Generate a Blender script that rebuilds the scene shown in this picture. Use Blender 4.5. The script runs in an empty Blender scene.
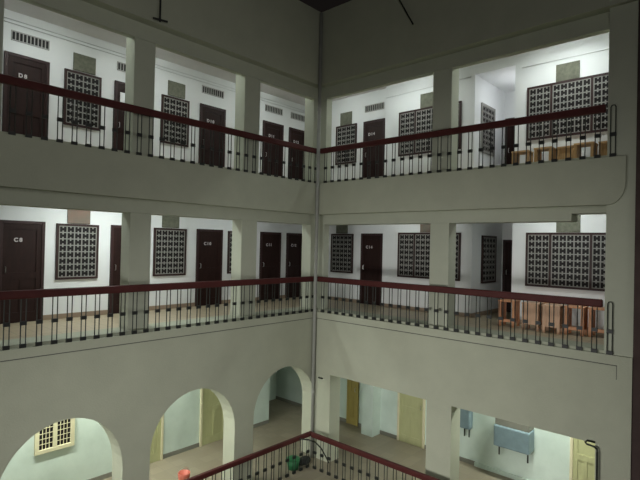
import bpy, bmesh, math, random
from mathutils import Vector, Matrix
random.seed(7)
scene = bpy.context.scene
C = bpy.data.collections.new('scene'); scene.collection.children.link(C)

# ------------------------------------------------------------------ materials
def new_mat(name):
    m = bpy.data.materials.new(name); m.use_nodes = True
    nt = m.node_tree
    return m, nt, nt.nodes['Principled BSDF']

def mat(name, col, rough=0.7, var=0.0, scale=4.0, metal=0.0, bump=0.0, bscale=60.0, stretch=None, col2=None, spec=0.4):
    """plain paint or plaster with blotchy wear from noise"""
    m, nt, b = new_mat(name)
    b.inputs['Roughness'].default_value = rough
    b.inputs['Metallic'].default_value = metal
    b.inputs['Specular IOR Level'].default_value = spec
    tc = nt.nodes.new('ShaderNodeTexCoord')
    mp = nt.nodes.new('ShaderNodeMapping')
    nt.links.new(tc.outputs['Object'], mp.inputs['Vector'])
    if stretch: mp.inputs['Scale'].default_value = stretch
    if var > 0 or col2:
        n = nt.nodes.new('ShaderNodeTexNoise'); n.inputs['Scale'].default_value = scale
        n.inputs['Detail'].default_value = 6; n.inputs['Roughness'].default_value = 0.6
        nt.links.new(mp.outputs['Vector'], n.inputs['Vector'])
        r = nt.nodes.new('ShaderNodeValToRGB')
        c2 = col2 or tuple(c * (1 - var) for c in col)
        r.color_ramp.elements[0].position = 0.3; r.color_ramp.elements[1].position = 0.7
        r.color_ramp.elements[0].color = (*c2, 1); r.color_ramp.elements[1].color = (*col, 1)
        nt.links.new(n.outputs['Fac'], r.inputs['Fac'])
        nt.links.new(r.outputs['Color'], b.inputs['Base Color'])
    else:
        b.inputs['Base Color'].default_value = (*col, 1)
    if bump > 0:
        n2 = nt.nodes.new('ShaderNodeTexNoise'); n2.inputs['Scale'].default_value = bscale
        nt.links.new(mp.outputs['Vector'], n2.inputs['Vector'])
        bp = nt.nodes.new('ShaderNodeBump'); bp.inputs['Strength'].default_value = bump
        bp.inputs['Distance'].default_value = 0.01
        nt.links.new(n2.outputs['Fac'], bp.inputs['Height']); nt.links.new(bp.outputs['Normal'], b.inputs['Normal'])
    return m

def tile_mat(name, c1, c2, grout, size):
    m, nt, b = new_mat(name)
    tc = nt.nodes.new('ShaderNodeTexCoord')
    br = nt.nodes.new('ShaderNodeTexBrick')
    br.offset = 0.0
    br.inputs['Scale'].default_value = 1.0
    br.inputs['Brick Width'].default_value = size; br.inputs['Row Height'].default_value = size
    br.inputs['Mortar Size'].default_value = 0.006
    br.inputs['Color1'].default_value = (*c1, 1); br.inputs['Color2'].default_value = (*c2, 1)
    br.inputs['Mortar'].default_value = (*grout, 1)
    nt.links.new(tc.outputs['Object'], br.inputs['Vector'])
    nt.links.new(br.outputs['Color'], b.inputs['Base Color'])
    b.inputs['Roughness'].default_value = 0.45
    return m

def emis(name, col, s):
    m, nt, b = new_mat(name)
    b.inputs['Base Color'].default_value = (*col, 1)
    b.inputs['Emission Color'].default_value = (*col, 1)
    b.inputs['Emission Strength'].default_value = s
    return m

M = dict(
    facade=mat('facade_plaster', (0.46, 0.48, 0.375), 0.9, 0.10, 1.6, bump=0.3, bscale=40),
    ceiling=mat('ceiling_plaster', (0.80, 0.79, 0.79), 0.9, 0.05, 2.0),
    wall=mat('white_wall_paint', (0.80, 0.82, 0.82), 0.8, 0.04, 1.2),
    lowwall=mat('pale_green_distemper', (0.62, 0.72, 0.66), 0.85, 0.18, 1.4, col2=(0.50, 0.60, 0.54)),
    endwall=mat('dark_brown_plaster', (0.075, 0.05, 0.045), 0.9, 0.3, 3),  # very dark brown, far below the facade plaster's tone
    column=mat('column_plaster', (0.48, 0.505, 0.405), 0.9, 0.07, 2.5, bump=0.2, bscale=40),
    tile=tile_mat('beige_floor_tile', (0.44, 0.37, 0.25), (0.47, 0.39, 0.265), (0.30, 0.25, 0.17), 0.30),
    lowfloor=tile_mat('worn_stone_floor', (0.27, 0.235, 0.17), (0.225, 0.195, 0.14), (0.22, 0.19, 0.15), 0.30),
    slab=mat('walkway_cement', (0.42, 0.43, 0.40), 0.9, 0.2, 3.0),
    skirt=mat('brown_skirting', (0.33, 0.25, 0.18), 0.6, 0.1, 5),
    lowskirt=mat('dark_cement_skirting', (0.20, 0.20, 0.165), 0.8, 0.1, 5),
    groove=mat('dark_joint', (0.12, 0.125, 0.115), 0.9),
    rail=mat('maroon_rail_paint', (0.085, 0.018, 0.016), 0.6, 0.25, 6, spec=0.25),
    iron=mat('black_iron', (0.035, 0.04, 0.033), 0.5, 0.2, 20, metal=0.3),
    block=mat('black_iron_block', (0.014, 0.016, 0.014), 0.5),
    door=mat('dark_maroon_door', (0.024, 0.008, 0.006), 0.55, 0.4, 7, stretch=(3, 3, .5), spec=0.25),
    frame=mat('maroon_frame', (0.035, 0.012, 0.011), 0.5, 0.3, 8),
    glass=mat('dark_window_glass', (0.018, 0.016, 0.016), 0.5, spec=0.15),
    grille=mat('white_painted_grille', (0.29, 0.285, 0.265), 0.7, 0.12, 9),
    vent=mat('vent_concrete', (0.42, 0.42, 0.40), 0.8),
    ventdark=mat('vent_hollow', (0.03, 0.03, 0.03), 0.9),
    ply=mat('weathered_plywood', (0.17, 0.175, 0.13), 0.85, 0.35, 14),
    plyp=mat('plywood_with_pink_stain', (0.15, 0.15, 0.12), 0.85, 0.3, 3, col2=(0.22, 0.14, 0.11)),
    digits=mat('white_lettering', (0.60, 0.55, 0.55), 0.6),
    steel=mat('steel', (0.6, 0.6, 0.58), 0.3, metal=0.9),
    conduit=mat('white_conduit', (0.66, 0.67, 0.67), 0.6),
    pipe=mat('grey_drainpipe', (0.36, 0.37, 0.335), 0.75, 0.15, 5),
    yellow=mat('yellow_door_paint', (0.44, 0.45, 0.24), 0.55, 0.12, 4, stretch=(3, 3, .6)),
    yellowd=mat('ochre_door_paint', (0.42, 0.33, 0.10), 0.55, 0.12, 4, stretch=(3, 3, .6)),
    cream=mat('cream_frame_paint', (0.66, 0.62, 0.42), 0.6, 0.1, 6),
    wood=mat('orange_stool_wood', (0.72, 0.34, 0.17), 0.5, 0.35, 5, stretch=(6, 6, 1)),
    woodl=mat('pale_stool_wood', (0.72, 0.46, 0.30), 0.5, 0.25, 5, stretch=(6, 6, 1)),
    tan=mat('tan_stool_wood', (0.56, 0.36, 0.17), 0.5, 0.3, 6, stretch=(6, 6, 1)),
    bluegrey=mat('blue_grey_enamel', (0.19, 0.27, 0.30), 0.4, 0.2, 5),
    green=mat('green_plastic', (0.03, 0.18, 0.07), 0.45),
    black=mat('black_cloth', (0.03, 0.032, 0.03), 0.9, 0.3, 9),
    red=mat('pinkish_red_plastic', (0.60, 0.16, 0.11), 0.45),
    glare=mat('glare_white', (0.88, 0.90, 0.90), 0.6),
    lamp=mat('lamp_housing', (0.75, 0.75, 0.75), 0.5),
    tube=emis('lit_tube', (0.93, 1.0, 0.97), 34.0),
)

# ------------------------------------------------------------------ helpers
def bm_box(bm, x0, x1, y0, y1, z0, z1):
    x0, x1 = min(x0, x1), max(x0, x1); y0, y1 = min(y0, y1), max(y0, y1); z0, z1 = min(z0, z1), max(z0, z1)
    v = [bm.verts.new(p) for p in ((x0,y0,z0),(x1,y0,z0),(x1,y1,z0),(x0,y1,z0),(x0,y0,z1),(x1,y0,z1),(x1,y1,z1),(x0,y1,z1))]
    for f in ((0,3,2,1),(4,5,6,7),(0,1,5,4),(1,2,6,5),(2,3,7,6),(3,0,4,7)):
        bm.faces.new([v[i] for i in f])

def W(w, s, d, z):
    """wing frame: s runs along the facade away from the inner corner, d goes back into the wing"""
    return (-s, d, z) if w == 'L' else (d, -s, z)

def wbox(bm, w, s0, s1, d0, d1, z0, z1):
    a = W(w, s0, d0, z0); b = W(w, s1, d1, z1)
    bm_box(bm, a[0], b[0], a[1], b[1], a[2], b[2])

def bm_tube(bm, pts, r, n=8):
    """a swept round bar along a list of points"""
    pts = [Vector(p) for p in pts]; rings = []
    for i, p in enumerate(pts):
        t = (pts[min(i+1, len(pts)-1)] - pts[max(i-1, 0)]).normalized()
        up = Vector((0,0,1)) if abs(t.z) < 0.9 else Vector((1,0,0))
        a = t.cross(up).normalized(); b = t.cross(a).normalized()
        rings.append([bm.verts.new(p + a*math.cos(2*math.pi*k/n)*r + b*math.sin(2*math.pi*k/n)*r) for k in range(n)])
    for r0, r1 in zip(rings, rings[1:]):
        for k in range(n):
            bm.faces.new((r0[k], r0[(k+1)%n], r1[(k+1)%n], r1[k]))
    bm.faces.new(rings[0][::-1]); bm.faces.new(rings[-1])

def bm_lathe(bm, prof, n=20, c=(0,0,0)):
    rings = [[bm.verts.new((c[0]+r*math.cos(2*math.pi*k/n), c[1]+r*math.sin(2*math.pi*k/n), c[2]+z)) for k in range(n)] for r, z in prof]
    for r0, r1 in zip(rings, rings[1:]):
        for k in range(n):
            bm.faces.new((r0[k], r0[(k+1)%n], r1[(k+1)%n], r1[k]))
    bm.faces.new(rings[0][::-1]); bm.faces.new(rings[-1])

def obj(name, bm, m, parent=None, bevel=0.0, smooth=False):
    bmesh.ops.recalc_face_normals(bm, faces=bm.faces)
    me = bpy.data.meshes.new(name); bm.to_mesh(me); bm.free()
    me.materials.append(m)
    if smooth:
        for p in me.polygons: p.use_smooth = True
    o = bpy.data.objects.new(name, me); C.objects.link(o)
    if parent is not None: o.parent = parent
    if bevel:
        b = o.modifiers.new('bevel', 'BEVEL'); b.width = bevel; b.segments = 2
    return o

def tag(o, label, cat, group=None, kind=None):
    o['label'] = label; o['category'] = cat
    if group: o['group'] = group
    if kind: o['kind'] = kind
    return o

def thing(name, label, cat, loc=(0,0,0), group=None, kind=None, rot=0.0):
    o = bpy.data.objects.new(name, None); C.objects.link(o)
    o.location = loc; o.rotation_euler = (0, 0, rot); o.empty_display_size = 0.1
    return tag(o, label, cat, group, kind)

def struct(name, bm, m, label, cat, bevel=0.0):
    return tag(obj(name, bm, m, bevel=bevel), label, cat, kind='structure')

def copy_tree(o, parent=None):
    c = o.copy(); C.objects.link(c)
    if parent is not None: c.parent = parent
    for ch in [x for x in C.objects if x.parent == o]:
        copy_tree(ch, c)
    return c

# an Empty placed in a wing: local x runs along the wall (to the picture's right), local -y points into the courtyard
def wing_rot(w): return 0.0 if w == 'L' else -math.pi/2
def B(): return bmesh.new()

FL = {'mid': 0.0, 'top': 3.2}
ROOF = 6.4; LOW = -3.6
SL0 = -2.30       # where the left wing's corridor meets the right wing's
WD = {'L': 2.45, 'R': 2.0}
SIDE = {'L': 'left', 'R': 'right'}
FLOORN = {'mid': 'middle', 'top': 'top'}

# ------------------------------------------------------------------ facade bands, beams, parapets
BAND = {'mid': None, 'top': 3.2 - 0.77, 'roof': 5.67}
for w in 'LR':
    side = SIDE[w]; send = 7.6 if w == 'L' else 6.83
    s_in = 0.05 if w == 'R' else -0.04
    # band in front of the top floor slab
    bm = B(); wbox(bm, w, s_in, 7.6 if w == 'L' else 6.42, -0.05, 0.16, BAND['top'], 3.2)
    if w == 'R':   # the band runs on over the pier and ends in a rounded lower corner
        pts = [(6.42, BAND['top'])]
        for k in range(9):
            a = k / 8 * math.pi / 2
            pts.append((6.46 + 0.24*math.sin(a), BAND['top'] + 0.36*(1 - math.cos(a))))
        pts += [(6.70, 3.2), (6.42, 3.2)]
        f = [bm.verts.new(W(w, s, -0.05, z)) for s, z in pts]; g = [bm.verts.new(W(w, s, 0.034, z)) for s, z in pts]
        bm.faces.new(f); bm.faces.new(g[::-1])
        for i in range(len(pts)):
            j = (i+1) % len(pts); bm.faces.new((f[i], g[i], g[j], f[j]))
    struct('wall_%s_band' % side, bm, M['facade'], 'plain grey plaster band under the top floor railing of the %s wing' % side, 'wall')
    # roof parapet
    bm = B(); wbox(bm, w, s_in, send, -0.05, 0.16, BAND['roof'], 7.5)
    struct('wall_%s_parapet' % side, bm, M['facade'], 'tall dark plaster parapet above the top floor beam of the %s wing' % side, 'wall')
    # beams over the openings, with the slab edge behind the band
    for fl, zt, zb in (('mid', 3.2, 2.18), ('top', 6.4, 5.38)):
        bm = B()
        if fl == 'mid' and w == 'R':
            wbox(bm, w, -0.16, 5.86, 0.16, 0.52, zb, zt - 0.35)
            wbox(bm, w, 5.86, 6.83, 0.16, 0.52, zb + 0.13, zt - 0.35)
        else:
            wbox(bm, w, -0.30 if w == 'L' else -0.16, send, 0.16, 0.52 if fl == 'mid' else 0.30, zb, zt - 0.35)
        struct('trim_beam_%s' % side, bm, M['column'],
               'grey plastered beam over the %s floor openings of the %s wing' % (FLOORN[fl], side), 'beam')
    # kerbs carrying the railings
    for fl, F in FL.items():
        bm = B(); wbox(bm, w, 0.0, 6.83 if w == 'R' else 7.6, 0.16 if fl == 'top' else 0.05, 0.55, F - 0.35, F)
        wbox(bm, w, -0.16 if w == 'R' else -0.05, 6.83 if w == 'R' else 7.6, 0.05, 0.55, F, F + 0.05)
        struct('trim_kerb_%s' % side, bm, M['facade'],
               'grey cement kerb behind the %s floor railing of the %s wing' % (FLOORN[fl], side), 'kerb')

# lower facade of the left wing: three arches
def arch_pts(c, r, h, zs, n=20):
    return [(c + r*math.cos(math.pi*k/n), zs + h*math.sin(math.pi*k/n)) for k in range(n+1)]
arches = [(5.895, 0.973, 1.07, -2.31), (3.43, 0.972, 1.0, -2.255), (0.97, 0.973, 0.99, -2.21)]   # centre s, half width, rise, springing z
bm = B()
d0, d1 = -0.03, 0.36
def prism(bm, w, poly, d0, d1):
    f = [bm.verts.new(W(w, s, d0, z)) for s, z in poly]; g = [bm.verts.new(W(w, s, d1, z)) for s, z in poly]
    bm.faces.new(f); bm.faces.new(g[::-1])
    for i in range(len(poly)):
        j = (i+1) % len(poly); bm.faces.new((f[i], g[i], g[j], f[j]))
edges = [7.6]
zt = -1.1
for c, r, h, zs in arches:
    edges += [c + r, c - r]
edges.append(-0.36)
for i in range(0, len(edges), 2):
    wbox(bm, 'L', edges[i], edges[i+1], d0, d1, LOW, zt)
for c, r, h, zs in arches:
    ap = arch_pts(c, r, h, zs)
    for (a0, b0), (a1, b1) in zip(ap, ap[1:]):
        prism(bm, 'L', [(a0, b0), (a0, zt), (a1, zt), (a1, b1)], d0, d1)
wbox(bm, 'L', 7.6, -0.36, d0, d1, zt, -0.165)
wbox(bm, 'L', 7.6, -0.36, d0+0.014, d1, -0.165, -0.15)
wbox(bm, 'L', 7.6, -0.36, d0, 0.05, -0.15, 0.0)
bmesh.ops.remove_doubles(bm, verts=bm.verts, dist=1e-5)
struct('wall_left_arcade', bm, M['facade'], 'grey plaster lower wall of the left wing with three arched openings', 'wall')
# lower facade of the right wing: two square openings
bm = B()
zo = -1.475
for s0, s1 in ((-0.03, 0.59), (3.23, 3.78), (6.33, 6.83)):
    wbox(bm, 'R', s0, s1, d0, d1, LOW, zo)
wbox(bm, 'R', -0.03, 6.83, d0, d1, zo, -0.165)
wbox(bm, 'R', -0.03, 6.62, d0+0.014, d1, -0.165, -0.15)
wbox(bm, 'R', 6.62, 6.83, d0, d1, -0.165, -0.15)
wbox(bm, 'R', -0.03, 6.83, d0, 0.05, -0.15, 0.0)
struct('wall_right_arcade', bm, M['facade'], 'grey plaster lower wall of the right wing with two square openings', 'wall')
# dark joint lines scored in the plaster
bm = B(); wbox(bm, 'L', 7.6, 0.02, d0-0.0015, d0+0.013, -0.163, -0.152)
struct('trim_1', bm, M['groove'], 'thin dark joint line scored along the left wing under the middle railing', 'joint line')
bm = B(); wbox(bm, 'R', 0.02, 6.62, d0-0.0015, d0+0.013, -0.163, -0.152); wbox(bm, 'R', 6.612, 6.62, d0-0.0015, d0-0.0002, -0.38, -0.152)
struct('trim_2', bm, M['groove'], 'thin dark joint line on the right wing turning down at its right end', 'joint line')

# ------------------------------------------------------------------ columns
def column(w, s0, s1, dd0, dd1, z0, z1, label, extra=None):
    bm = B(); wbox(bm, w, s0, s1, dd0, dd1, z0, z1)
    if extra: wbox(bm, *extra, z0, z1)
    return struct('column', bm, M['column'], label, 'column', bevel=0.006)
for fl, F in FL.items():
    zb = F + (2.18 if fl == 'mid' else 2.85); n = FLOORN[fl]
    column('L', 6.86, 7.26, 0.18, 0.52, F+0.05, zb, 'grey square column at the far left edge of the %s floor' % n)
    column('L', 4.38, 4.79, 0.18, 0.52, F+0.05, zb, 'grey square column beside the second door of the %s floor, left wing' % n)
    column('L', 1.79, 2.23, 0.18, 0.52, F+0.05, zb, 'grey square column left of the paired doors on the %s floor' % n)
    column('R', 3.11, 3.54, 0.18, 0.50, F+0.05, zb, 'grey square column in the middle of the right wing, %s floor' % n)
    bm = B(); bm_box(bm, 0.0, 0.18, 0.18, 0.5, F+0.05, zb); bm_box(bm, 0.18, 0.38, -0.10, 0.5, F+0.05, zb)
    struct('column', bm, M['column'], 'grey corner column where the two wings meet on the %s floor' % n, 'column', bevel=0.004)
# the pier closing the right wing
bm = B(); wbox(bm, 'R', 6.42, 6.83, 0.035, 0.45, 0.0, 5.67)
struct('column_pier', bm, M['column'], 'broad full height plaster pier at the right edge of the building', 'column')

# ------------------------------------------------------------------ floors, ceilings, back walls
for fl, F in FL.items():
    n = FLOORN[fl]
    bm = B(); bm_box(bm, -7.6, 0.55, 0.55, 2.6, F-0.35, F+0.02); bm_box(bm, 0.55, 2.3, -6.83, 2.6, F-0.35, F+0.02)
    bm_box(bm, 2.3, 4.15, -4.45, -3.05, F-0.35, F+0.02)
    struct('floor_%s' % n, bm, M['tile'], 'beige tiled corridor floor behind the %s floor railings' % n, 'floor')
    zc = F + 2.85
    bm = B(); bm_box(bm, -7.6, 0.2, 0.2, 2.6, zc, zc+0.02); bm_box(bm, 0.2, 2.3, -6.83, 2.6, zc, zc+0.02)
    struct('ceiling_%s' % n, bm, M['ceiling'], 'grey white corridor ceiling of the %s floor' % n, 'ceiling')
    bm = B(); wbox(bm, 'L', 7.6, -2.3, 2.45, 2.6, F+0.02, zc)
    struct('wall_left_back', bm, M['wall'], 'white back wall with doors and windows, %s floor of left wing' % n, 'wall')
    bm = B()
    bm_box(bm, 2.15, 2.3, -0.63, 2.45, F+0.02, zc)
    bm_box(bm, 2.0, 2.3, -3.2, -0.63, F+0.02, zc)
    bm_box(bm, 2.0, 2.3, -6.83, -4.15, F+0.02, zc)
    bm_box(bm, 2.0, 2.3, -4.15, -3.2, F+2.62, zc)
    struct('wall_right_back', bm, M['wall'], 'white back wall with wide windows, %s floor of right wing' % n, 'wall')
    bm = B()
    bm_box(bm, 2.3, 3.95, -3.2, -3.05, F+0.02, F+2.62); bm_box(bm, 2.3, 3.95, -4.30, -4.15, F+0.02, F+2.62)
    bm_box(bm, 3.8, 3.95, -4.15, -3.2, F+0.02, F+2.62); bm_box(bm, 2.3, 3.95, -4.30, -3.05, F+2.62, F+2.74)
    struct('wall_recess', bm, M['wall'], 'white walls of the recessed lobby on the %s floor, right wing' % n, 'wall')
    # skirting
    bm = B(); wbox(bm, 'L', 7.6, -2.15, 2.43, 2.45, F+0.02, F+0.12)
    struct('baseboard_left', bm, M['skirt'], 'brown skirting along the left wing wall, %s floor' % n, 'skirting')
    bm = B()
    bm_box(bm, 2.13, 2.15, -0.61, 2.43, F+0.02, F+0.12); bm_box(bm, 1.98, 2.0, -3.22, -0.61, F+0.02, F+0.12); bm_box(bm, 2.0, 2.15, -0.63, -0.61, F+0.02, F+0.12)
    bm_box(bm, 2.0, 3.8, -3.22, -3.2, F+0.02, F+0.12); bm_box(bm, 1.98, 2.0, -6.83, -4.15, F+0.02, F+0.12)
    struct('baseboard_right', bm, M['skirt'], 'brown skirting along the right wing wall, %s floor' % n, 'skirting')
bm = B(); bm_box(bm, -7.6, 0.5, 0.16, 2.6, 6.08, 6.4); bm_box(bm, 0.16, 4.0, -6.83, 0.16, 6.08, 6.4)
struct('ceiling_roof_slab', bm, M['facade'], 'concrete roof slab behind the tall parapets', 'roof')

# lower storey
bm = B(); bm_box(bm, -7.6, 0.0, -0.95, 5.2, LOW-0.2, LOW); bm_box(bm, 0.0, 2.6, -6.83, 5.2, LOW-0.2, LOW); bm_box(bm, -0.95, 0.0, -6.83, -0.95, LOW-0.2, LOW)
struct('floor_lower', bm, M['lowfloor'], 'worn brown grey stone floor of the lower walkway behind the arches', 'floor')
bm = B(); bm_box(bm, -7.6, 2.6, 0.36, 5.2, -0.37, -0.35); bm_box(bm, 0.36, 2.6, -6.83, 0.36, -0.37, -0.35)
struct('ceiling_lower', bm, M['ceiling'], 'shadowed ceiling of the lower walkway', 'ceiling')
bm = B(); bm_box(bm, -7.6, 0.72, 2.4, 2.55, LOW, -0.37); bm_box(bm, 0.60, 0.72, 2.55, 3.9, LOW, -0.37)
struct('wall_left_lower', bm, M['lowwall'], 'pale green wall seen through the arches of the left wing', 'wall')
bm = B(); bm_box(bm, 2.4, 2.55, -6.83, 3.9, LOW, -0.37); bm_box(bm, 2.02, 2.4, -0.40, -0.02, LOW, -0.37)
struct('wall_right_lower', bm, M['lowwall'], 'pale green wall with a square pilaster seen through the right wing openings', 'wall')
bm = B(); bm_box(bm, 0.60, 2.55, 3.9, 4.05, LOW, -0.37)
struct('wall_passage_end', bm, M['lowwall'], 'end wall of the dim passage behind the third arch', 'wall')
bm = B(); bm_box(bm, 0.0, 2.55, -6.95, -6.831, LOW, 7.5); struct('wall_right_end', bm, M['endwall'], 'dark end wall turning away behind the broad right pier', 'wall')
bm = B(); bm_box(bm, -7.6, 0.70, 2.38, 2.4, LOW, LOW+0.1)
struct('baseboard_left_lower', bm, M['lowskirt'], 'dark skirting under the pale green wall of the left wing', 'skirting')
bm = B(); bm_box(bm, 2.38, 2.4, -0.02, 3.9, LOW, LOW+0.1); bm_box(bm, 2.38, 2.4, -3.2, -0.4, LOW, LOW+0.1)
struct('baseboard_right_lower', bm, M['lowskirt'], 'dark skirting under the pale green wall of the right wing', 'skirting')
bm = B(); bm_box(bm, 2.35, 2.4, -6.8, -3.2, LOW, LOW+0.09)
struct('baseboard_right_pale', bm, M['lowwall'], 'pale ledge at the foot of the wall behind the grey tanks', 'skirting')

# ------------------------------------------------------------------ railings
MOD = 0.223
def baluster_mesh(hook=False):
    bm = B()
    for sx in (-0.036, 0.036):
        bm_tube(bm, [(sx, 0, 0.02), (sx, 0, 0.80 if not hook else 0.82)], 0.0085, 6)
    if hook:
        bm_tube(bm, [(-0.036, 0, 0.82), (-0.02, 0, 0.85), (0.02, 0, 0.85), (0.036, 0, 0.82)], 0.0085, 6)
    me = bpy.data.meshes.new('baluster'); bmesh.ops.recalc_face_normals(bm, faces=bm.faces); bm.to_mesh(me); bm.free()
    me.materials.append(M['iron']); return me
def block_mesh(name, z0, z1, t):
    bm = B(); bm_box(bm, -0.045, 0.045, -t, t, z0, z1)
    me = bpy.data.meshes.new(name); bmesh.ops.recalc_face_normals(bm, faces=bm.faces); bm.to_mesh(me); bm.free(); me.materials.append(M['block']); return me
BAL = baluster_mesh(); HOOK = baluster_mesh(True); BLK = block_mesh('clamp_block', 0.345, 0.405, 0.016); FOOT = block_mesh('foot_block', 0.0, 0.06, 0.018)
def railing(w, F, dplane, s_first, count, s0, s1, label, hook_at=None, top=0.88, rh=0.13):
    o = thing('railing', label, 'railing', W(w, (s0+s1)/2, dplane, F), 'railings around the courtyard', rot=wing_rot(w))
    mid = (s0+s1)/2
    bm = B(); bm_box(bm, -(s1-s0)/2, (s1-s0)/2, -0.045, 0.045, top-rh, top)
    obj('handrail', bm, M['rail'], o, bevel=0.022)
    sgn = -1 if w == 'L' else 1     # local x points towards the picture's right
    for k in range(count):
        s = s_first + k*MOD
        b = bpy.data.objects.new('baluster', HOOK if hook_at == k else BAL); C.objects.link(b); b.parent = o
        b.location = (sgn*(s-mid), 0, 0)
        if w == 'R': b.location.x = (s-mid)
        for nm, me in (('clamp_block', BLK), ('foot_block', FOOT)):
            c = bpy.data.objects.new(nm, me); C.objects.link(c); c.parent = b
    return o
railing('L', 0.0, 0.0, 0.068, 33, 0.03, 7.5, 'maroon topped iron railing along the middle floor of the left wing')
railing('R', 0.0, 0.0, 0.263-0.223*0+0.0-0.0, 29, 0.09, 6.40, 'maroon topped iron railing along the middle floor of the right wing', hook_at=28)
railing('L', 3.2, 0.0, 0.068, 33, 0.03, 7.5, 'maroon topped iron railing along the top floor of the left wing')
railing('R', 3.2, 0.0, 0.263, 29, 0.09, 6.40, 'maroon topped iron railing along the top floor of the right wing', hook_at=28)
low_rail = railing('L', LOW, -0.40, 0.56, 28, 0.44, 7.0, 'maroon topped iron railing of the lower walkway below the arches', top=0.83, rh=0.10)
railing('R', LOW, -0.49, 0.56, 27, 0.45, 6.7, 'maroon topped iron railing of the lower walkway below the right wing', top=0.83, rh=0.11)
pts = [(-0.90,-0.45,-2.82), (-0.751,-0.58,-2.843), (-0.533,-0.6,-2.95), (-0.317,-0.6,-3.153), (-0.167,-0.6,-3.364), (-0.02,-0.6,-3.6)]
lx = -(0.44+7.0)/2
bm = B(); bm_tube(bm, [(p[0]-lx, p[1]+0.40, p[2]-LOW) for p in pts], 0.016, 8)
obj('curved_bar', bm, M['iron'], low_rail, smooth=True)['label'] = 'curved dark iron bar'

# ------------------------------------------------------------------ doors
def door_leaf(bm, wd, h):
    bm_box(bm, -wd/2, wd/2, -0.035, 0.0, 0.0, h)
def make_door(num, w, s, F, wd, h, label, text=None, mats=('door', 'frame'), dwall=None, panels=True, handle='L', parent_rot=None, loc=None, d_off=0.0):
    dw = WD[w] if dwall is None else dwall
    L = loc or W(w, s, dw, F)
    o = thing('door_%d' % num, label, 'door', L, kind='structure', rot=wing_rot(w) if parent_rot is None else parent_rot)
    fw = 0.06
    bm = B()
    bm_box(bm, -wd/2, -wd/2+fw, -0.05, 0, 0, h); bm_box(bm, wd/2-fw, wd/2, -0.05, 0, 0, h); bm_box(bm, -wd/2+fw, wd/2-fw, -0.05, 0, h-fw, h)
    obj('door_frame', bm, M[mats[1]], o, bevel=0.005)
    bm = B(); a = wd/2 - fw
    bm_box(bm, -a, a, -0.02, 0, 0.005, h-fw)
    if panels:
        st = 0.09
        for x0, x1, z0, z1 in ((-a, -a+st, 0.005, h-fw), (a-st, a, 0.005, h-fw), (-a+st, a-st, h-fw-0.11, h-fw), (-a+st, a-st, 0.86, 0.98), (-a+st, a-st, 0.005, 0.2), (-0.035, 0.035, 0.2, 0.86)):
            bm_box(bm, x0, x1, -0.034, -0.02, z0, z1)
    leaf = obj('door_leaf', bm, M[mats[0]], o)
    hx = -a+0.05 if handle == 'L' else a-0.05
    bm = B(); bm_tube(bm, [(hx, -0.036, 0.98), (hx, -0.07, 0.99), (hx, -0.07, 1.09), (hx, -0.036, 1.10)], 0.008, 6)
    obj('door_handle', bm, M['steel'], leaf)
    if text:
        cu = bpy.data.curves.new('door_number', 'FONT'); cu.body = text; cu.size = 0.105; cu.extrude = 0.002; cu.offset = 0.004
        cu.align_x = 'CENTER'; cu.space_character = 1.4
        t = bpy.data.objects.new('door_number', cu); C.objects.link(t); t.parent = o
        t.location = (-0.08, -0.038, 1.58); t.rotation_euler = (math.pi/2, 0, 0)
        cu.materials.append(M['digits'])
    return o
dn = 0
nums = {'mid': ['C8', 'C9', 'C10', 'C11', 'C12', 'C14'], 'top': ['D8', 'D9', 'D10', 'D11', 'D12', 'D14']}
whereL = ['far left, between the left edge and the first grilled window', 'half hidden behind the first column', 'right of the second grilled window', 'left one of the pair near the corner', 'right one of the pair near the corner']
for fl, F in FL.items():
    n = FLOORN[fl]; f = F + 0.02
    spec = [(5.86, 0.80), (3.72, 0.78), (1.48, 0.80), (-0.66, 0.80), (-1.68, 0.74)]
    for i, (s, wd) in enumerate(spec):
        dn += 1
        make_door(dn, 'L', s, f, wd, 1.99 if fl == 'mid' else 2.02, 'dark maroon door of the %s floor, %s' % (n, whereL[i]), nums[fl][i] if i != 1 else None, handle='L')
    dn += 1
    make_door(dn, 'R', 0.17, f, 0.74, 2.0, 'dark maroon door in the right wing corner bay, %s floor' % n, nums[fl][5], dwall=2.15)
    dn += 1
    o = make_door(dn, 'R', 3.66, f, 0.84, 1.89, 'dark door at the back of the recessed lobby, %s floor' % n, None, dwall=3.8)
# paper notice standing in for the reflection on the second door of the top floor
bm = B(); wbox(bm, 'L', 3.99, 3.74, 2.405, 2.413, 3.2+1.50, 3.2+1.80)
tag(obj('glare_patch', bm, M['glare']), 'white paper notice standing in for the reflection on the half hidden top floor door', 'patch')
# lower storey doors, yellow
for s, wd, wing, wall, lab, mt in ((2.95, 0.44, 'L', 2.4, 'narrow yellow door at the left of the second arch', 'yellow'), (1.25, 0.86, 'L', 2.4, 'wide yellow door at the right of the second arch', 'yellow'),
                          (1.40, 0.84, 'R', 2.4, 'yellow door in the first square opening of the lower right wing', 'yellow'), (-0.58, 0.42, 'R', 2.4, 'narrow ochre door beside the pale pilaster of the lower floor', 'yellowd'),
                          (5.62, 0.60, 'R', 2.4, 'yellow door at the far right of the lower floor, behind the bent pipe', 'yellow')):
    dn += 1
    make_door(dn, wing, s, LOW, wd, 2.15, lab, None, (mt, 'cream' if mt == 'yellow' else 'yellowd'), dwall=wall, handle='R')
dn += 1
make_door(dn, 'L', -1.1, LOW, 0.6, 2.1, 'dark door at the end of the dim passage behind the third arch', None, dwall=3.9)

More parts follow.
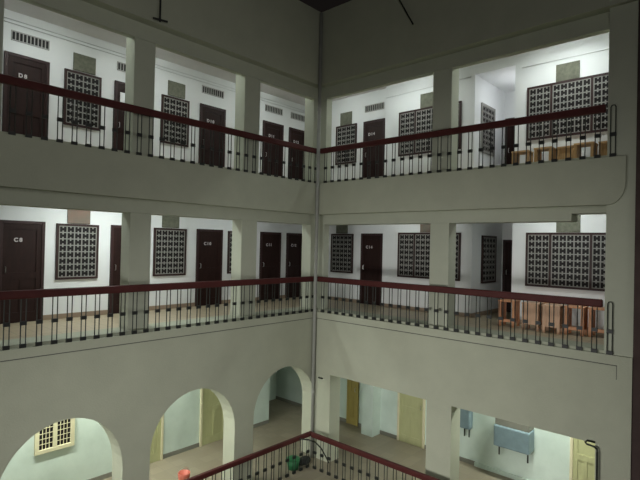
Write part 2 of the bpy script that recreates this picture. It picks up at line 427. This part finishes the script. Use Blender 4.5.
# ------------------------------------------------------------------ windows with ornamental grilles
def grille_mesh(bm, x0, x1, z0, z1, nc, nr, y=-0.02, t=0.012):
    cw = (x1-x0)/nc; ch = (z1-z0)/nr
    bw = 0.022
    for i in range(nc+1):
        x = x0 + i*cw; bm_box(bm, x-bw/2, x+bw/2, y-t, y, z0, z1)
    for j in range(nr+1):
        z = z0 + j*ch; bm_box(bm, x0, x1, y-t*0.8, y+0.001, z-bw/2, z+bw/2)
    for i in range(nc):
        for j in range(nr):
            xc = x0 + (i+.5)*cw; zb = z0 + j*ch
            k = 0.25
            bm_box(bm, xc-0.013, xc+0.013, y-t*0.6, y, zb, zb+ch*k+0.008)
            bm_box(bm, xc-0.013, xc+0.013, y-t*0.6, y, zb+ch*(1-k)-0.008, zb+ch)
def make_window(num, loc, rot, wd, h, sections, rows, label, mats=('frame', 'grille')):
    o = thing('window_%d' % num, label, 'window', loc, kind='structure', rot=rot)
    fw = 0.045
    bm = B()
    bm_box(bm, -wd/2, wd/2, -0.04, 0, 0, fw); bm_box(bm, -wd/2, wd/2, -0.04, 0, h-fw, h)
    bm_box(bm, -wd/2, -wd/2+fw, -0.04, 0, fw, h-fw); bm_box(bm, wd/2-fw, wd/2, -0.04, 0, fw, h-fw)
    x = -wd/2 + fw; inner = wd - 2*fw - fw*(len(sections)-1); tot = sum(sections); spans = []
    for k, nsec in enumerate(sections):
        x1 = x + inner*nsec/tot; spans.append((x, x1, nsec))
        if k < len(sections)-1: bm_box(bm, x1, x1+fw, -0.045, 0, fw, h-fw)
        x = x1 + fw
    obj('window_frame', bm, M[mats[0]], o)
    for x0, x1, nsec in spans:
        bm = B(); bm_box(bm, x0, x1, -0.010, 0, fw, h-fw); obj('pane', bm, M['glass'], o)
        bm = B(); grille_mesh(bm, x0+0.006, x1-0.006, fw+0.006, h-fw-0.006, nsec, rows); obj('grille', bm, M[mats[1]], o)
    return o
wn = 0
def nextw():
    global wn; wn += 1; return wn
for fl, F in FL.items():
    n = FLOORN[fl]; z = F + (0.83 if fl == 'mid' else 0.85); h = 1.16
    rl = 0.0
    make_window(nextw(), W('L', 4.81 if fl == 'mid' else 4.79, 2.45, z), 0, 0.86 if fl == 'mid' else 0.76, h, [5 if fl == 'mid' else 4], 8 if fl == 'mid' else 8, 'maroon framed window with white lattice, first from the left on the %s floor' % n)
    make_window(nextw(), W('L', 2.63 if fl == 'mid' else 2.58, 2.45, z), 0, 0.88 if fl == 'mid' else 0.76, h, [5 if fl == 'mid' else 4], 8, 'maroon framed lattice window between the two left wing columns, %s floor' % n)
    if fl == 'mid':
        make_window(nextw(), W('L', 0.46, 2.45, z), 0, 0.86, h, [5], 8, 'lattice window mostly hidden behind the column left of the paired doors, middle floor')
    make_window(nextw(), W('R', -0.92 if fl == 'mid' else -0.85, 2.15, z+0.03), -math.pi/2, 0.84 if fl == 'mid' else 0.78, 1.15, [5 if fl == 'mid' else 4], 8, 'small lattice window just right of the corner column on the %s floor' % n)
    make_window(nextw(), W('R', 2.03 if fl == 'mid' else 1.98, 2.0, F+0.87), -math.pi/2, 1.78, 1.17, [3, 5, 3], 8, 'wide lattice window passing behind the right wing middle column, %s floor' % n)
    make_window(nextw(), W('R', 5.36 if fl == 'mid' else 5.33, 2.0, F+0.87), -math.pi/2, 1.80, 1.17, [3, 5, 3], 8, 'wide three part lattice window at the right end of the %s floor' % n)
    if fl == 'mid': x, zz, wd, hh = 2.93, 0.81, 0.84, 1.18
    else: x, zz, wd, hh = 2.73, 4.02, 0.78, 1.20
    make_window(nextw(), (x, -3.2, zz), 0, wd, hh, [4], 8, 'lattice window on the side wall of the recessed lobby, %s floor' % n, ('grille' if fl == 'top' else 'frame', 'grille'))
# cream window behind the first arch
o = thing('window_%d' % nextw(), 'cream framed barred window on the pale green wall behind the first arch', 'window', (-5.18, 2.4, -2.66), kind='structure')
bm = B(); wd, h = 0.76, 1.0
bm_box(bm, -wd/2, wd/2, -0.05, 0, 0, 0.08); bm_box(bm, -wd/2, wd/2, -0.05, 0, h-0.08, h); bm_box(bm, -wd/2, -wd/2+0.08, -0.05, 0, 0.08, h-0.08); bm_box(bm, wd/2-0.08, wd/2, -0.05, 0, 0.08, h-0.08); bm_box(bm, -0.04, 0.04, -0.045, 0, 0.08, h-0.08)
obj('window_frame', bm, M['cream'], o, bevel=0.006)
for a, b in ((-0.30, -0.04), (0.04, 0.30)):
    bm = B(); bm_box(bm, a, b, -0.01, 0, 0.08, h-0.08); obj('pane', bm, M['glass'], o)
    bm = B()
    for k in range(1, 8): bm_box(bm, a, b, -0.032, -0.024, 0.08+k*0.105-0.006, 0.08+k*0.105+0.006)
    for k in (1, 2, 3): bm_box(bm, a+(b-a)*k/4-0.006, a+(b-a)*k/4+0.006, -0.024, -0.014, 0.08, h-0.08)
    obj('bars', bm, M['cream'], o)

# ------------------------------------------------------------------ vents and boards above the openings
def make_vent(loc, rot, label, wd=0.72, h=0.19):
    o = thing('wall_vent', label, 'vent', loc, 'slotted vents high on the top floor walls', rot=rot)
    bm = B(); bm_box(bm, -wd/2, wd/2, -0.006, 0, 0, h); obj('vent_recess', bm, M['ventdark'], o)
    bm = B(); bm_box(bm, -wd/2, wd/2, -0.025, -0.006, 0, 0.018); bm_box(bm, -wd/2, wd/2, -0.025, -0.006, h-0.018, h)
    n = 10
    for k in range(n+1):
        x = -wd/2 + 0.008 + k*(wd-0.016)/n; bm_box(bm, x-0.009, x+0.009, -0.022, -0.006, 0.018, h-0.018)
    obj('vent_grid', bm, M['vent'], o)
for s, lab in ((5.81, 'slotted vent above the far left door of the top floor'), (3.72, 'slotted vent above the half hidden door by the first top floor column'), (1.485, 'slotted vent above the top floor door right of the second window'),
               (-0.68, 'slotted vent above the left door of the top floor pair'), (-1.72, 'slotted vent above the right door of the top floor pair')):
    make_vent(W('L', s, 2.45, 5.49 if s > 3 else 5.53), 0, lab, 0.68)
make_vent((2.15, -0.15, 5.49), -math.pi/2, 'slotted vent above the top floor door in the right wing corner bay', 0.66)
def board(w, s, d, z, wd, h, label, m='ply'):
    bm = B(); a = W(w, s, d, z)
    if w == 'L': bm_box(bm, a[0]-wd/2, a[0]+wd/2, d-0.03, d-0.001, z, z+h)
    else: bm_box(bm, d-0.03, d-0.001, a[1]-wd/2, a[1]+wd/2, z, z+h)
    tag(obj('plywood_board', bm, M[m], bevel=0.003), label, 'board', 'weathered boards above the lattice windows')
board('L', 4.77, 2.45, 5.235, 0.46, 0.36, 'weathered board above the first lattice window of the top floor')
board('L', 2.56, 2.45, 5.235, 0.47, 0.36, 'weathered board above the lattice window between the left wing columns, top floor')
board('L', 4.80, 2.45, 2.0, 0.46, 0.36, 'weathered board with a pinkish stain above the first middle floor window', 'plyp')
board('L', 2.63, 2.45, 2.0, 0.46, 0.36, 'greenish board above the middle floor window between the left wing columns')
board('R', -0.87, 2.15, 5.24, 0.43, 0.37, 'dark board above the small top floor window by the corner column')
board('R', -0.94, 2.15, 2.02, 0.43, 0.36, 'dark board above the small middle floor window by the corner column')
board('R', 1.96, 2.0, 5.25, 0.46, 0.36, 'board above the wide top floor window left of the right wing column')
board('R', 2.03, 2.0, 2.045, 0.46, 0.36, 'board above the wide middle floor window left of the right wing column', 'plyp')
board('R', 5.25, 2.0, 5.25, 0.46, 0.36, 'olive board above the three part window at the right end, top floor')
board('R', 5.31, 2.0, 2.045, 0.46, 0.36, 'olive board above the three part window at the right end, middle floor')

# ------------------------------------------------------------------ conduits, drainpipe, bent pipe
for a, b, lab in (((-7.4, 2.439, 5.88), (2.13, 2.439, 5.88), 'upper of two thin white conduits high along the left wing wall'),
                  ((-7.4, 2.439, 5.81), (2.13, 2.439, 5.81), 'lower of two thin white conduits high along the left wing wall'),
                  ((1.993, -0.64, 5.72), (1.993, -3.1, 5.78), 'thin white conduit on the right wing wall left of the lobby, top floor'),
                  ((1.993, -4.30, 5.72), (1.993, -6.8, 5.72), 'thin white conduit above the end window of the top floor')):
    bm = B(); bm_tube(bm, [a, b], 0.011, 8); tag(obj('conduit', bm, M['conduit'], smooth=True), lab, 'conduit', 'thin conduits on the top floor walls')
o = thing('drainpipe', 'grey drainpipe running down the inner corner of the courtyard', 'pipe', (-0.095, -0.095, LOW))
bm = B(); bm_tube(bm, [(0, 0, 0.0), (0, 0, 11.05)], 0.042, 14); obj('pipe_run', bm, M['pipe'], o, smooth=True)
bm = B()
for z in (1.6, 3.4, 5.9, 8.6): bm_tube(bm, [(0, 0, z), (0, 0, z+0.07)], 0.050, 14)
obj('pipe_collar', bm, M['pipe'], o, smooth=False)
bm = B(); bm_tube(bm, [(-0.048, -6.33, -1.45), (-0.052, -6.22, -1.45), (-0.10, -6.20, -1.47), (-0.11, -6.23, -1.49), (-0.11, -6.34, -1.505), (-0.11, -6.375, -1.53), (-0.11, -6.38, -1.58), (-0.11, -6.38, -3.59)], 0.016, 10)
tag(obj('bent_pipe', bm, M['iron'], smooth=True), 'thin dark pipe bending out of the wall at the lower right', 'pipe')
# small bracket beside the first lower opening
bm = B(); bm_box(bm, -0.07, -0.03, -0.36, -0.23, -1.62, -1.59)
tag(obj('wall_hook', bm, M['iron']), 'tiny dark hook on the wall left of the first square opening', 'hook')
# rods hanging on the parapet
o = thing('hanging_rod', 'dark rod with a cross piece hanging on the left parapet', 'rod', (-4.47, -0.11, 5.69))
bm = B(); bm_tube(bm, [(0, 0, 0), (0, 0, 1.9)], 0.018, 8); obj('rod', bm, M['block'], o)
bm = B(); bm_tube(bm, [(-0.13, 0, 0.02), (0.15, 0, 0.05)], 0.02, 8); obj('cross_piece', bm, M['block'], o)
bm = B(); bm_tube(bm, [(-0.10, -2.20, 7.40), (-0.10, -2.76, 6.41)], 0.017, 8)
tag(obj('leaning_rod', bm, M['block']), 'dark rod leaning against the right parapet near the top', 'rod')
bm = B(); bm_tube(bm, [(-3.64, -0.12, 7.48), (-3.70, -0.10, 6.75), (-3.76, -0.10, 6.62)], 0.015, 6)
tag(obj('short_rod', bm, M['block']), 'short dark rod tip near the top edge right of the hanging rod', 'rod')

# ------------------------------------------------------------------ wooden stools
def make_stool(m, label, group, loc, rot=0.0):
    o = thing('wooden_stool', label, 'stool', loc, group, rot=rot)
    wd, dp, h = 0.36, 0.34, 0.56
    bm = B(); bm_box(bm, -wd/2, wd/2, -dp/2, dp/2, h-0.035, h); obj('seat', bm, m, o, bevel=0.006)
    for sx in (-1, 1):
        for sy in (-1, 1):
            bm = B(); x = sx*(wd/2-0.035); y = sy*(dp/2-0.035); bm_box(bm, x-0.025, x+0.025, y-0.025, y+0.025, 0, h-0.035); obj('leg', bm, m, o)
    for sx in (-1, 1):
        bm = B(); x = sx*(wd/2-0.035); bm_box(bm, x-0.012, x+0.012, -dp/2+0.06, dp/2-0.06, 0.12, h-0.035); obj('side_panel', bm, m, o)
    bm = B(); bm_box(bm, -wd/2+0.06, wd/2-0.06, -dp/2+0.02, -dp/2+0.04, 0.10, 0.16); obj('stretcher', bm, m, o)
    return o
protos = {}
def stool(mk, label, group, loc, rot):
    if mk not in protos:
        protos[mk] = make_stool(M[mk], label, group, loc, rot); return
    c = copy_tree(protos[mk]); c.location = loc; c.rotation_euler = (0,0,rot); c['label'] = label; c['group'] = group
gm = 'wooden stools in a row on the middle floor'; gt = 'tan stools behind the top floor railing'
R90 = -math.pi/2
for mk, y, x, rot, lab in (('wood', -4.30, 1.50, R90, 'orange wooden stool at the left end of the middle floor row'),
                      ('woodl', -4.82, 1.42, 0.0, 'pale wooden stool, second from left in the middle floor row'),
                      ('wood', -5.02+0.0, 1.82-0.0, R90, 'orange wooden stool behind the second and third of the row'),
                      ('woodl', -5.23, 1.38, 0.05, 'pale wooden stool turned sideways in the middle of the row'),
                      ('wood', -5.62, 1.50, R90, 'orange wooden stool, second from the right end of the row'),
                      ('wood', -6.02, 1.60, R90, 'orange wooden stool at the right end, nearest the pier')):
    stool(mk, lab, gm, (x, y, 0.02), rot)
for y, x, z, rot, lab in ((-4.45, 1.70, 0, R90, 'tan stool at the left end behind the top floor railing'), (-4.95, 1.60, 0, R90, 'tan stool, second from left behind the top floor railing'),
                     (-5.34, 1.76, 0, 0.0, 'tan stool turned sideways behind the top floor railing'), (-5.72, 1.58, 0, R90, 'tan stool under the right part of the end window, top floor'),
                     (-6.12, 1.68, 0, 0.0, 'tan stool nearest the right pier, top floor')):
    stool('tan', lab, gt, (x, y, 3.22+z), rot)

# ------------------------------------------------------------------ tanks on the lower wall
def tank(y0, y1, z0, z1, label, d=2.4, dp=0.36):
    o = thing('water_tank', label, 'tank', (d, (y0+y1)/2, z0-0.3), 'grey tanks on the lower right wall', rot=-math.pi/2)
    wd = abs(y1-y0); h = z1-z0
    bm = B(); bm_box(bm, -wd/2, wd/2, -dp, -0.0, 0.3, 0.3+h); obj('tank_body', bm, M['bluegrey'], o, bevel=0.03)
    bm = B(); bm_box(bm, -wd/2+0.02, wd/2-0.02, -dp+0.05, 0.0, 0.3+h, 0.3+h+0.16); obj('tank_lid', bm, M['lowskirt'], o, bevel=0.01)
    for x in (-wd/2+0.10, wd/2-0.06):
        bm = B(); bm_tube(bm, [(x, -dp+0.12, 0.09), (x, -dp+0.12, 0.31)], 0.018, 8); obj('outlet_pipe', bm, M['iron'], o)
    return o
tank(-3.78, -4.58, -2.84, -2.36, 'blue grey metal tank on the wall in the second square opening')
tank(-2.85, -3.13, -2.72, -2.22, 'small blue grey tank half hidden by the middle pier of the lower floor', dp=0.2)

# ------------------------------------------------------------------ things on the lower floor
o = thing('waste_bin', 'green plastic bin behind the lower railing corner', 'bin', (-0.84, -0.20, LOW))
bm = B(); bm_lathe(bm, [(0.12, 0), (0.155, 0.22), (0.148, 0.22), (0.11, 0.02)]); obj('bin_body', bm, M['green'], o, smooth=True)
bm = B(); bm_lathe(bm, [(0.162, 0.22), (0.162, 0.245), (0.14, 0.255), (0.02, 0.26)]); obj('bin_lid', bm, M['green'], o)
bm = B(); bmesh.ops.create_icosphere(bm, subdivisions=3, radius=1.0)
for v in bm.verts:
    v.co = Vector((v.co.x*0.2, v.co.y*0.12, max(v.co.z, -0.6)*0.10 + 0.06 + 0.012*math.sin(v.co.x*9)*math.cos(v.co.y*7)))
o = obj('cloth_bundle', bm, M['black'], smooth=True); o.location = (-0.46, -0.19, LOW)
tag(o, 'dark bundle lying beside the green bin', 'bundle')
o = thing('plastic_bucket', 'small red plastic bucket on the floor behind the second arch', 'bucket', (-3.02, 0.98, LOW))
bm = B(); bm_lathe(bm, [(0.10, 0), (0.135, 0.24), (0.128, 0.24), (0.09, 0.02)]); obj('bucket_body', bm, M['red'], o, smooth=True)
bm = B(); bm_tube(bm, [(0.13*math.cos(a), 0.03, 0.23+0.10*math.sin(a)) for a in [math.pi*k/8 for k in range(9)]], 0.005, 6); obj('bucket_handle', bm, M['steel'], o)

# ------------------------------------------------------------------ lights
def tube_light(w, s, d, zc, energy, label, ln=1.2, col=(0.93, 1.0, 0.97)):
    o = thing('tube_light', label, 'lamp', W(w, s, d, zc), 'fluorescent tubes on the corridor ceilings', rot=wing_rot(w))
    bm = B(); bm_box(bm, -ln/2, ln/2, -0.03, 0.03, -0.045, 0.0); obj('lamp_housing', bm, M['lamp'], o)
    bm = B(); bm_tube(bm, [(-ln/2+0.02, 0, -0.062), (ln/2-0.02, 0, -0.062)], 0.014, 8); obj('lamp_tube', bm, M['tube'], o)
    la = bpy.data.lights.new('tube_glow', 'AREA'); la.shape = 'RECTANGLE'; la.size = ln; la.size_y = 0.1
    la.energy = energy; la.color = col
    l = bpy.data.objects.new('tube_glow', la); C.objects.link(l); l.parent = o
    l.location = (0, 0, -0.085)
LZ = {'top': 3.2+2.85, 'mid': 2.85, 'low': -0.37}; LD = {'top': 1.1, 'mid': 1.1, 'low': 1.75}; LN = {'top': 'top floor', 'mid': 'middle floor', 'low': 'lower floor'}
tube_light('L', 5.9, LD['top'], LZ['top'], 16.2, 'tube light on the ceiling nearest the left edge, ' + LN['top'], col=(0.93,1,0.97))
tube_light('L', 3.3, LD['top'], LZ['top'], 13.8, 'tube light on the ceiling between the left wing columns, ' + LN['top'], col=(0.93,1,0.97))
tube_light('L', 0.3, LD['top'], LZ['top'], 6.0, 'tube light on the ceiling before the paired doors, ' + LN['top'], col=(0.93,1,0.97))
tube_light('R', -0.6, LD['top'], LZ['top'], 2.5, 'tube light on the ceiling in the corner bay, ' + LN['top'], col=(0.93,1,0.97))
tube_light('R', 1.7, LD['top'], LZ['top'], 12.3, 'tube light on the ceiling before the wide window left of the column, ' + LN['top'], col=(0.93,1,0.97))
tube_light('R', 5.3, LD['top'], LZ['top'], 26.0, 'tube light on the ceiling before the three part end window, ' + LN['top'], col=(0.93,1,0.97))
tube_light('L', 4.62, LD['mid'], LZ['mid'], 47.0, 'tube light on the ceiling nearest the left edge, ' + LN['mid'], col=(0.93,1,0.97))
tube_light('L', 3.3, LD['mid'], LZ['mid'], 4.5, 'tube light on the ceiling between the left wing columns, ' + LN['mid'], col=(0.93,1,0.97))
tube_light('L', 0.8, LD['mid'], LZ['mid'], 5.5, 'tube light on the ceiling before the paired doors, ' + LN['mid'], col=(0.93,1,0.97))
tube_light('R', 1.6, LD['mid'], LZ['mid'], 1.5, 'tube light on the ceiling left of the right wing column, ' + LN['mid'], col=(0.93,1,0.97))
tube_light('R', 5.3, LD['mid'], LZ['mid'], 12.0, 'tube light on the ceiling before the three part end window, ' + LN['mid'], col=(0.93,1,0.97))
tube_light('L', 5.9, LD['low'], LZ['low'], 92.0, 'tube light on the ceiling nearest the left edge, ' + LN['low'], col=(0.97,1,0.90))
tube_light('L', 3.4, LD['low'], LZ['low'], 64.0, 'tube light on the ceiling above the second arch, ' + LN['low'], col=(0.97,1,0.90))
tube_light('L', 0.2, LD['low'], LZ['low'], 1.0, 'tube light on the ceiling above the third arch, ' + LN['low'], col=(0.97,1,0.90))
tube_light('R', 1.6, LD['low'], LZ['low'], 1.0, 'tube light on the ceiling left of the right wing column, ' + LN['low'], col=(0.97,1,0.90))
tube_light('R', 5.0, LD['low'], LZ['low'], 84.0, 'tube light on the ceiling over the grey tanks, ' + LN['low'], col=(0.97,1,0.90))
# unseen bulb added to brighten the top floor lobby
o = thing('fill_bulb', 'small unseen bulb added for fill on the side wall of the top floor lobby', 'lamp', (2.75, -4.15, 5.25))
bm = B(); bm_tube(bm, [(0, 0, 0), (0, 0.05, 0)], 0.03, 12); obj('fill_bulb_holder', bm, M['lamp'], o)
bm = B(); bm_tube(bm, [(0, 0.05, 0), (0, 0.075, 0), (0, 0.11, 0)], 0.024, 12); obj('bulb', bm, M['tube'], o, smooth=True)
la = bpy.data.lights.new('fill_bulb_glow', 'POINT'); la.energy = 7; la.color = (0.95, 0.96, 1.0); la.shadow_soft_size = 0.04
l = bpy.data.objects.new('fill_bulb_glow', la); C.objects.link(l); l.parent = o; l.location = (0, 0.17, 0)
# unseen facade fill added behind the camera, standing for the opposite corridors' light
def fill_light(name, loc, target, energy, size, col=(1, 0.985, 0.94), sp=125):
    la = bpy.data.lights.new(name, 'AREA'); la.shape = 'RECTANGLE'; la.size = size; la.size_y = 1.0; la.energy = energy; la.color = col
    l = bpy.data.objects.new(name, la); C.objects.link(l); l.location = loc
    la.spread = math.radians(sp); l.rotation_euler = (Vector(target)-Vector(loc)).to_track_quat('-Z', 'Y').to_euler()
fill_light('facade_fill', (-10.2, -3.9, 0.0), (0, -2.9, -3.2), 150, 4, sp=92)
fill_light('facade_fill', (-3.2, -10.2, 1.8), (-4.4, 0, 1.6), 27, 5, sp=85)
fill_light('facade_fill', (-9.9, -9.4, 4.0), (-1.5, -1, 5.0), 76, 2, sp=170)  # added to lift the top parapets

# ------------------------------------------------------------------ world, camera
wd = bpy.data.worlds.new('night'); scene.world = wd; wd.use_nodes = True
wd.node_tree.nodes['Background'].inputs['Color'].default_value = (0.5, 0.42, 0.38, 1)
wd.node_tree.nodes['Background'].inputs['Strength'].default_value = 0.012
f, yaw, pi_, ro, cx, cy, cz = 489.383, 0.73712, 0.009557, 0.022494, -9.04606, -8.34274, 1.67274
cam = bpy.data.cameras.new('camera'); cam.sensor_width = 36; cam.lens = f*36/640; cam.clip_start = 0.05; cam.clip_end = 200
co = bpy.data.objects.new('camera', cam); C.objects.link(co)
fwd = Vector((math.cos(yaw)*math.cos(pi_), math.sin(yaw)*math.cos(pi_), math.sin(pi_)))
right = Vector((math.sin(yaw), -math.cos(yaw), 0)); up = right.cross(fwd)
r = right*math.cos(ro) + up*math.sin(ro); u = -right*math.sin(ro) + up*math.cos(ro)
mw = Matrix((( r.x, u.x, -fwd.x, cx), (r.y, u.y, -fwd.y, cy), (r.z, u.z, -fwd.z, cz), (0,0,0,1)))
co.matrix_world = mw
scene.camera = co
vs = scene.view_settings
vs.view_transform = 'Standard'; vs.look = 'None'; vs.exposure = 0.0; vs.gamma = 1.0; vs.use_curve_mapping = False
scene.cycles.use_denoising = True
scene.cycles.max_bounces = 8
